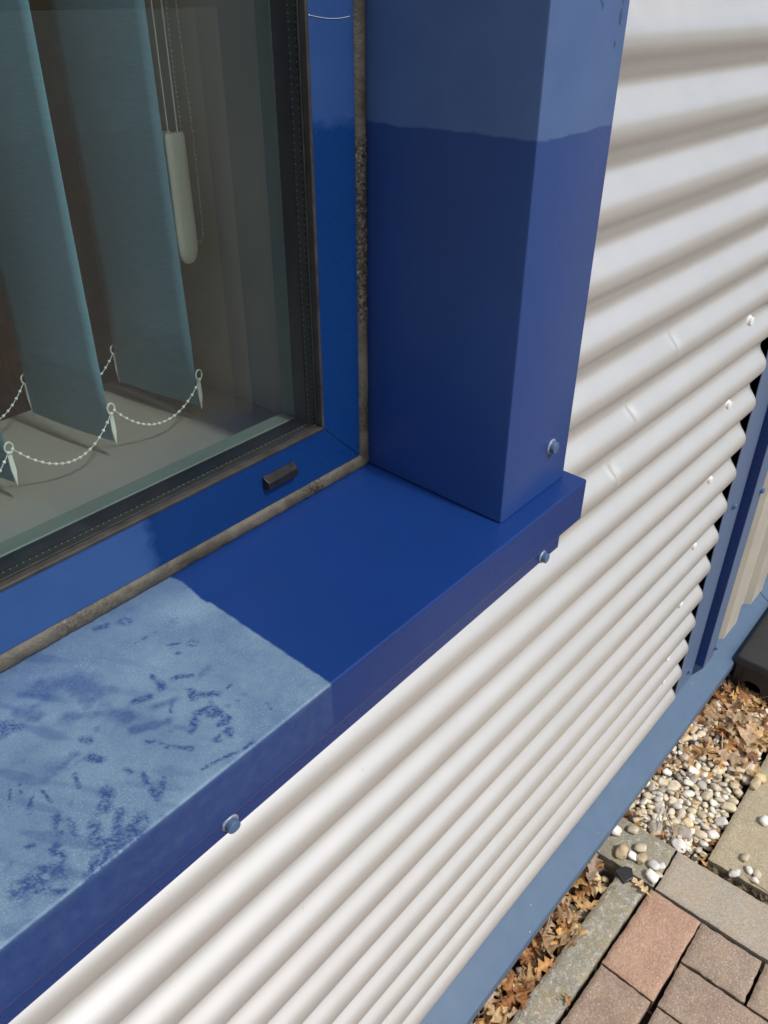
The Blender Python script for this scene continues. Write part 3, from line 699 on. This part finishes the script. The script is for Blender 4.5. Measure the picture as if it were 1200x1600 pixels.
slab('paver', 1.006, 1.102, -.374, -.257, 'brick_grey', 'squarish chipped brown paver against the wide plain kerb, black gap at its left', 'paver', g_, chip=.8, seed=2, z=G-.001)
slab('paver', .900, .999, -.456, -.257, 'brick_grey', 'brown paver lying crosswise below the squarish chipped one', 'paver', g_, seed=3, z=G-.0005, tint=(1.02, 1, 1))
slab('paver', .701, .899, -.2415, -.1415, 'brick_grey', 'greyed brown paver at the bottom beside the lichened edging, next below the reddest paver', 'paver', g_, seed=4, tint=(1.0, .96, .95), rot=-2)
slab('paver', .701, .896, -.357, -.257, 'brick_grey', 'small visible corner of a brown paver at the bottom edge between two others', 'paver', g_, seed=5, z=G-.001)
slab('paver', 1.004, 1.102, -.580, -.380, 'brick_grey', 'brown paver cut by the right edge of the photo beyond a black joint', 'paver', g_, seed=6)
slab('paver', .900, .998, -.660, -.461, 'brick', 'terracotta paver laid crosswise in the row farthest from the wall', 'paver', g_, seed=7)
slab('paver', .701, .896, -.460, -.361, 'brick', 'terracotta paver lengthwise in the second row from the bottom corner', 'paver', g_, seed=8)
slab('paver', .701, .896, -.562, -.464, 'brick_grey', 'brown paver lengthwise in the third row from the lichened edging', 'paver', g_, seed=9)
slab('paver', .701, .896, -.660, -.566, 'brick_grey', 'brown paver lengthwise in the last row from the lichened edging', 'paver', g_, seed=10)
slab('paver', 1.002, 1.102, -.660, -.584, 'brick', 'short terracotta paver piece at the end of the kerb', 'paver', g_, seed=11)
ge = 'concrete edging strips'
slab('concrete_edging', .36, 1.099, -.1305, -.0715, 'edging', 'narrow lichened concrete edging strip between the leaf filled gap and the pavers', 'edging', ge, seed=21, bev=.0035, chip=.5, z=G+.004, rot=-2)
slab('concrete_edging', -.7, .356, -.105, -.046, 'edging', 'next narrow lichened edging strip towards the left below the window', 'edging', ge, seed=22, bev=.0035, chip=.5, z=G+.004)
slab('concrete_edging', 1.110, 1.223, -.152, .03, 'edging', 'short lichened concrete strip running under the blue rail, pebbles on it', 'edging', ge, seed=23, bev=.003, chip=.3, z=G+.002)
slab('concrete_edging', 1.110, 1.221, -.70, -.157, 'kerb', 'plain beige concrete kerb between the pavers and the sandy slab', 'edging', ge, seed=24, bev=.003, z=G)
slab('paving_slab', 1.243, 1.98, -.72, -.213, 'slab', 'large rough sandy yellow concrete slab bounding the gravel', 'slab', seed=30, bev=.004, z=G+.004)

# ------------------------------------------------------------------ pebbles, leaves
PC = [(.76, .71, .60), (.68, .59, .43), (.80, .77, .70), (.56, .42, .22), (.48, .43, .35), (.66, .57, .38), (.52, .47, .40), (.72, .60, .36), (.34, .29, .23)]
PW = [6, 5, 5, 2, 2, 5, 3, 2, 1]
def pebble(b, pos, L, rr, c=None, flat=None, yaw=None):
    c = c or rr.choices(PC, PW)[0]; j = rr.uniform(.85, 1.15); c = (c[0]*j, c[1]*j, c[2]*j, 1)
    vs, fs = ICO[3 if L > .03 else 2]; sd_ = rr.uniform(0, 99)
    a, b_, h = L/2, L/2*rr.uniform(.6, .85), L/2*(flat or rr.uniform(.35, .55))
    E = Euler((rr.uniform(-.5, .5), rr.uniform(-.5, .5), yaw if yaw is not None else rr.uniform(0, 6.3))).to_matrix()
    out = []
    for v in vs:
        v = Vector(v); k = 1+.34*noise.noise(v*1.2+Vector((sd_, 0, 0)))+.10*noise.noise(v*3+Vector((sd_, 4, 0)))
        v = Vector((math.copysign(abs(v.x)**.75, v.x), math.copysign(abs(v.y)**.75, v.y), math.copysign(abs(v.z)**.8, v.z)))
        out.append(Vector(pos)+E @ Vector((v.x*a*k, v.y*b_*k, v.z*h*k)))
    b.add(out, fs, c)
rr = random.Random(11); gb = MB()
def in_gravel(x, y):
    if x > 1.243: return y > -.208
    return y > -.158+0 and x > 1.228
pts = []
for layer, zz in ((0, G-.026), (1, G-.014), (2, G-.004)):
    tries = 0; placed = []
    while tries < 7000:
        tries += 1
        x = rr.uniform(1.235, 2.1); y = rr.uniform(-.20, .012)
        if not in_gravel(x, y) or (x > 1.765 and y < -.04): continue
        if layer == 2 and (x > 1.60 or rr.random() < .12): continue
        if layer == 2 and (y < -.185 and x < 1.32 and rr.random() < .7): continue
        L = rr.choice((.012, .015, .018, .021, .024, .028, .033)); 
        if any((x-a)**2+(y-c)**2 < ((L+l)*.345)**2 for a, c, l in placed): continue
        placed.append((x, y, L)); pebble(gb, (x, y, zz+rr.uniform(-.003, .003)+(.004*noise.noise(Vector((x*12, y*12, 0))))), L, rr)
for i in range(150):                                       # few stones under the leaves beside the narrow edging
    x, y = rr.uniform(.42, 1.09), rr.uniform(-.076, .0); pebble(gb, (x, y, G-.026), rr.choice((.014, .018, .022)), rr, rr.choice(PC[3:]))
stuff(gb.build('gravel', M['pebble'], smooth=80, merge=False))

LC = [(.68, .44, .20), (.60, .31, .11), (.74, .53, .29), (.42, .19, .07), (.54, .38, .24), (.70, .42, .15), (.30, .14, .06)]
def leaf(b, pos, L, rr, c=None, rot=None, curl=None, crumple=.5):
    c = c or rr.choice(LC); j = rr.uniform(.8, 1.15); c = Vector(c)*j
    nt, ns = 36, 6; W = L*rr.uniform(.27, .36); sd_ = rr.uniform(0, 99)
    lob = rr.uniform(3.0, 3.9); ph = rr.uniform(0, .6)
    curl = rr.uniform(-1.4, 1.4) if curl is None else curl; bend = rr.uniform(-1.0, 1.0)
    M3 = (rot or Euler((rr.uniform(-.55, .55), rr.uniform(-.55, .55), rr.uniform(0, 6.3)))).to_matrix()
    def half(t, side):
        env = math.sin(math.pi*min(1, t**.8))**.75*(.45+.55*min(1, t*1.6)) if t < 1 else 0
        return W*env*(.66+.40*math.sin(2*math.pi*(lob*t+ph+side*.08)))*(1 if t > .08 else .25) + .0006
    vs = []; cs = []
    for i in range(nt+1):
        t = i/nt
        for k in range(-ns//2, ns//2+1):
            s = k/(ns/2); hw = half(t, 1 if s > 0 else -1); y = s*hw
            x = (t-.5)*L + abs(s)*hw*.35
            z = curl*(y*y)/W*.9 + bend*((t-.5)**2)*L*.5 + crumple*.006*(L/.07)*(noise.noise(Vector((x*45, y*60, sd_)))+.5*noise.noise(Vector((x*110, y*110, sd_)))) + .0012*abs(s)*math.sin(t*40)
            vs.append(Vector(pos)+M3 @ Vector((x, y, z)))
            f = 1.12 if k == 0 else 1+.22*noise.noise(Vector((x*70, y*70, sd_+3)))
            cs.append((min(1, c.x*f), min(1, c.y*f), min(1, c.z*f), 1))
    m_ = ns+1
    b.add(vs, [(i*m_+k, i*m_+k+1, (i+1)*m_+k+1, (i+1)*m_+k) for i in range(nt) for k in range(ns)], cs)
    # stalk
    b.tube([Vector(pos)+M3 @ Vector((-.5*L-.002-L*.22*q, .004*q*q*L/.07, bend*.125*L+.002*q)) for q in (0, .33, .66, 1)][::-1], [.0007, .0006, .0006, .0008], 5, (c.x*.8, c.y*.7, c.z*.6, 1))
lt = MB(); rr = random.Random(5)
for i in range(175):                                       # strip between rail and narrow edging
    x = rr.uniform(.36, 1.10); y = rr.uniform(-.076, .0)
    den = .5+.5*noise.noise(Vector((x*9, 0, 2)))
    if rr.random() > .45+den*.6: continue
    leaf(lt, (x, y, G-.018+rr.uniform(0, .022)), rr.uniform(.034, .072), rr)
for i in range(300):                                       # drift in front of the grey box
    x = rr.uniform(1.40, 2.1); y = rr.uniform(-.205, .005)
    k = (x-1.40)/.16 + y*2.2 + .35
    if rr.random() > k: continue
    leaf(lt, (x, y, G-.016+rr.uniform(0, .034)*min(1, k)*(1 if x < 1.66 else .25)), rr.uniform(.045, .085), rr)
for i in range(60):                                        # along the rail and the slab edges in the gravel
    if i < 22: x, y = rr.uniform(1.23, 1.45), rr.uniform(-.03, .008)
    elif i < 40: x, y = rr.uniform(1.228, 1.245), rr.uniform(-.20, .0)
    else: x, y = rr.uniform(1.235, 1.34), rr.uniform(-.205, -.13)
    leaf(lt, (x, y, G-.012+rr.uniform(0, .008)), rr.uniform(.022, .045), rr, rr.choice(LC[1:]))
for i in range(60):                                        # debris in the joint below the sandy slab
    leaf(lt, (rr.uniform(1.223, 1.241), rr.uniform(-.62, -.21), G-.008), rr.uniform(.012, .026), rr, (.22, .17, .10), crumple=1)
stuff(lt.build('leaf_litter', M['leaf'], smooth=80, merge=False))
tw = MB()
for p in (((.965, -.018), (.871, -.032)), ((1.586, -.108), (1.50, -.14)), ((1.297, -.094), (1.234, -.107)), ((1.33, -.06), (1.36, -.12)), ((1.28, -.10), (1.24, -.14)), ((1.24, -.30), (1.23, -.40)), ((1.245, -.28), (1.236, -.35))):
    (xa, ya), (xb, yb) = p; q = rr.uniform(-.004, .004)
    t = MB(); t.tube([(xa+(xb-xa)*s+q*math.sin(s*3), ya+(yb-ya)*s+q*math.sin(s*5), G+.010+.006*math.sin(s*2+xa)) for s in [i/8 for i in range(9)]], [.0007+.0010*abs(math.sin(i*.35+.4)) for i in range(9)], 6, (.45, .36, .24, 1))
    LT = {.965: 'thin straw stalk lying among the leaves beside the narrow lichened edging', 1.586: 'dry stalk lying between the leaf drift and the pebbles', 1.297: 'pale twig lying on pebbles near the short lichened strip',
          1.33: 'thin grey twig lying across the middle of the pebbles', 1.28: 'small pale twig at the pebbles\' edge by the short lichened strip', 1.24: 'thin root strand in the joint between kerb and sandy slab', 1.245: 'short root strand at the corner of the sandy slab'}
    tag(t.build('twig', M['pebble'], smooth=60), LT[xa], 'twig', 'twigs on the ground')
# loose single pebbles
WH, CR, TN, YL = (.74, .72, .66), (.66, .58, .42), (.56, .44, .28), (.62, .48, .24)
LP = [(1.2, -.062, .026, CR, 'cream pebble nearest the rail and gravel on the short lichened strip'), (1.171, -.036, .030, WH, 'oblong white pebble alone on the short lichened strip'),
      (1.135, -.068, .032, TN, 'long tan pebble on the lichened strip, nearest the black chip'), (1.140, -.0905, .024, WH, 'narrow white pebble beside the long tan one'),
      (1.168, -.094, .027, CR, 'round cream pebble in the middle of the lichened strip'), (1.148, -.108, .028, TN, 'squarish tan pebble on the lichened strip, below the round cream one'),
      (1.149, -.133, .026, WH, 'upper white pebble in the cluster at the lichened strip\'s corner'), (1.124, -.141, .030, WH, 'largest white pebble of the cluster at the lichened strip\'s corner'),
      (1.136, -.150, .018, CR, 'small cream pebble wedged by the kerb in the corner cluster'), (1.158, -.146, .018, WH, 'small white pebble next to the black joint by the kerb'),
      (1.289, -.271, .022, CR, 'pale round pebble standing alone on the sandy slab'), (1.267, -.288, .020, WH, 'left pebble of the pair lying on the sandy slab'),
      (1.267, -.303, .022, CR, 'cream pebble of the pair, nearer the right edge of the photo'), (1.240, -.268, .024, WH, 'white pebble at the joint between kerb and sandy slab'),
      (1.405, -.272, .024, WH, 'angular white pebble at the right edge on the sandy slab'), (1.515, -.224, .030, YL, 'yellow pebble on the edge of the sandy slab by the gravel'), (1.490, -.222, .032, TN, 'tan pebble on the sandy slab edge, just below the yellow one'),
      (1.252, -.306, .016, WH, 'smallest white pebble on the sandy slab near the kerb joint')]
rr = random.Random(21)
for x, y, L, c, lab in LP:
    b = MB(); hgt = L*.24; z0 = G+(.002 if x < 1.23 else .004)
    pebble(b, (0, 0, hgt), L, rr, c, .48); o = b.build('pebble', M['pebble'], smooth=80)
    for v in o.data.vertices: pass
    zm = min(v.co.z for v in o.data.vertices); o.location = (x, y, z0-zm-.0006); tag(o, lab, 'pebble', 'loose pebbles on the slabs')
b = MB(); rr = random.Random(2)
b.prism([(-.004, .017), (.017, .003), (.021, -.012), (.004, -.023), (-.019, -.012)], 0, .006, lambda p, t: (p[0]*(1-.08*t/.009), p[1]*(1-.08*t/.009), t+.004*p[0]/.02*(t > 0)))
o = b.build('stone_chip', M['black_plastic'], bevel=.0015); o.location = (1.090, -.092, G+.0045); tag(o, 'flat black slate chip in the notch between the two lichened strips', 'stone')
# single leaves that stand out
LV = [(1.397, -.030, .012, .062, (.42, .19, .06), (.5, .2, .4), 1.6, 'crumpled rust orange leaf against the rail, alone at the upper edge of the pebbles'),
      (1.086, -.136, .010, .052, (.66, .47, .26), (.2, .1, 1.2), .3, 'bright tan lobed leaf over the corner of the lichened edging and the reddest paver'),
      (.797, -.131, .010, .026, (.55, .30, .12), (.3, .2, .5), .8, 'small orange leaf caught in the joint beside the lichened edging'),
      (.979, -.070, .010, .058, (.60, .38, .17), (.2, -.2, 2.6), .4, 'spiky orange tan leaf reaching over the narrow edging'),
      (.862, -.050, .008, .066, (.48, .30, .16), (.5, .1, .9), 1.0, 'large brown upright oak leaf halfway along the leaf filled gap'),
      (.935, -.048, .010, .060, (.52, .33, .18), (-.4, .3, 2.0), .7, 'tan lobed leaf in the gap just beyond the large brown one'),
      (.706, -.022, .010, .060, (.50, .36, .24), (.4, .3, .2), 1.0, 'dull beige leaf at the bottom end of the gap under the rail'),
      (.690, -.056, .012, .056, (.62, .44, .22), (-.3, .1, 1.4), .5, 'light yellow tan leaf at the very bottom against the edging'),
      (1.060, -.040, .012, .066, (.44, .31, .22), (.3, -.2, .3), .8, 'greyish brown leaf at the top of the gap by the black chip'),
      (1.106, -.006, .010, .044, (.66, .50, .28), (.2, .4, 1.0), .6, 'pale yellow leaf tip poking from under the rail by the lichened strip'),
      (1.70, -.055, .016, .080, (.50, .25, .09), (.3, .5, .8), 1.0, 'large upright orange leaf against the grey box'),
      (1.60, -.170, .020, .085, (.62, .45, .26), (.1, .1, .2), .3, 'flat pale tan oak leaf on top of the drift near the slab'),
      (1.66, -.135, .022, .075, (.58, .42, .25), (-.2, .2, 1.9), .4, 'tan oak leaf on the drift in front of the box opening'),
      (1.255, -.135, .010, .050, (.46, .36, .27), (.1, .2, .1), .3, 'dull grey brown leaf at the pebbles\' near corner'),
      (1.235, -.045, .008, .050, (.34, .15, .07), (.4, .1, 2.1), .9, 'dark red brown leaf beside the rail at the near corner of the pebbles')]
rr = random.Random(8)
for x, y, dz, L, c, e, cu_, lab in LV:
    b = MB(); leaf(b, (0, 0, 0), L, rr, c, Euler(e), cu_*.7, 1.0); o = b.build('oak_leaf', M['leaf'], smooth=80, merge=False); o.location = (x, y, G+dz); tag(o, lab, 'leaf', 'fallen oak leaves lying singly')

# ------------------------------------------------------------------ bait box
bb = thing('bait_box', 'dark grey plastic bait box with an arched opening, standing on dead leaves by the rail', 'bait box', (1.95, -.19, G))
bx0, bx1, by0, by1 = 1.79, 2.15, -.40, -.056
b = MB(); z0 = G-.022; zl = G+.072
def body_pt(x, y, z): return (x, y, z)
# base: four tapered walls, the left one with an arched tunnel
ty = -.104; tw_, th_ = .026, .040
arch = [(ty+tw_*math.cos(a_), z0+.010+th_*.55+th_*.45*math.sin(a_)) for a_ in [math.pi*i/10 for i in range(11)]]
outer = [(by1, z0), (by1, zl), (by0, zl), (by0, z0)]
# wall facing -x, polygon strip around the arch
left = [(ty+tw_, z0)]+arch+[(ty-tw_, z0)]
top = [(by1, z0), (by1, zl)]
ys = [p[0] for p in left]
vs = [];
for (y, z) in left: vs.append((bx0, y, z))
for (y, z) in left:
    vs.append((bx0+.004*(zl-z0)/.06, y if 0 < left.index((y, z)) < len(left)-1 else (by1 if y > ty else by0), zl if 0 < left.index((y, z)) < len(left)-1 else z0))
n_ = len(left); fs = [(i, i+1, i+1+n_, i+n_) for i in range(n_-1)]
vs += [(bx0+.004, by1, zl), (bx0+.004, by0, zl)]
fs += [(n_, n_+1, 2*n_), (2*n_-1, 2*n_+1, 2*n_-2)]
b.add(vs, fs)
# tunnel
vs = [(bx0, y, z) for y, z in left]+[(bx0+.09, y, z) for y, z in left]
b.add(vs, [(i, i+n_, i+n_+1, i+1) for i in range(n_-1)]+[tuple(range(n_, 2*n_))])
b.add([(bx0, by1, z0), (bx1, by1, z0), (bx1, by1, zl), (bx0+.004, by1, zl)], [(0, 1, 2, 3)])
b.add([(bx0, by0, z0), (bx1, by0, z0), (bx1, by0, zl), (bx0+.004, by0, zl)], [(3, 2, 1, 0)])
b.add([(bx1, by0, z0), (bx1, by1, z0), (bx1, by1, zl), (bx1, by0, zl)], [(0, 1, 2, 3)])
b.build('box_base', M['bait'], bb)
b = MB(); l0, l1 = zl-.004, zl+.020
b.add([(bx0-.008, by0-.008, l0), (bx1+.008, by0-.008, l0), (bx1+.008, by1+.008, l0), (bx0-.008, by1+.008, l0),
       (bx0-.006, by0-.006, l1), (bx1+.006, by0-.006, l1), (bx1+.006, by1+.006, l1), (bx0-.006, by1+.006, l1),
       (bx0+.02, by0+.02, l1+.012), (bx1-.02, by0+.02, l1+.012), (bx1-.02, by1-.02, l1+.012), (bx0+.02, by1-.02, l1+.012)],
      [(3, 2, 1, 0), (0, 1, 5, 4), (1, 2, 6, 5), (2, 3, 7, 6), (3, 0, 4, 7), (4, 5, 9, 8), (5, 6, 10, 9), (6, 7, 11, 10), (7, 4, 8, 11), (8, 9, 10, 11)])
b.build('lid', M['bait'], bb, bevel=.006, seg=3)
b = MB(); b.lathe([(.012, 0), (.012, .004), (.008, .005)], (1.95, -.22, l1+.0121), (0, 0, 1), 20); b.build('lid_lock', M['black_plastic'], bb, smooth=40)
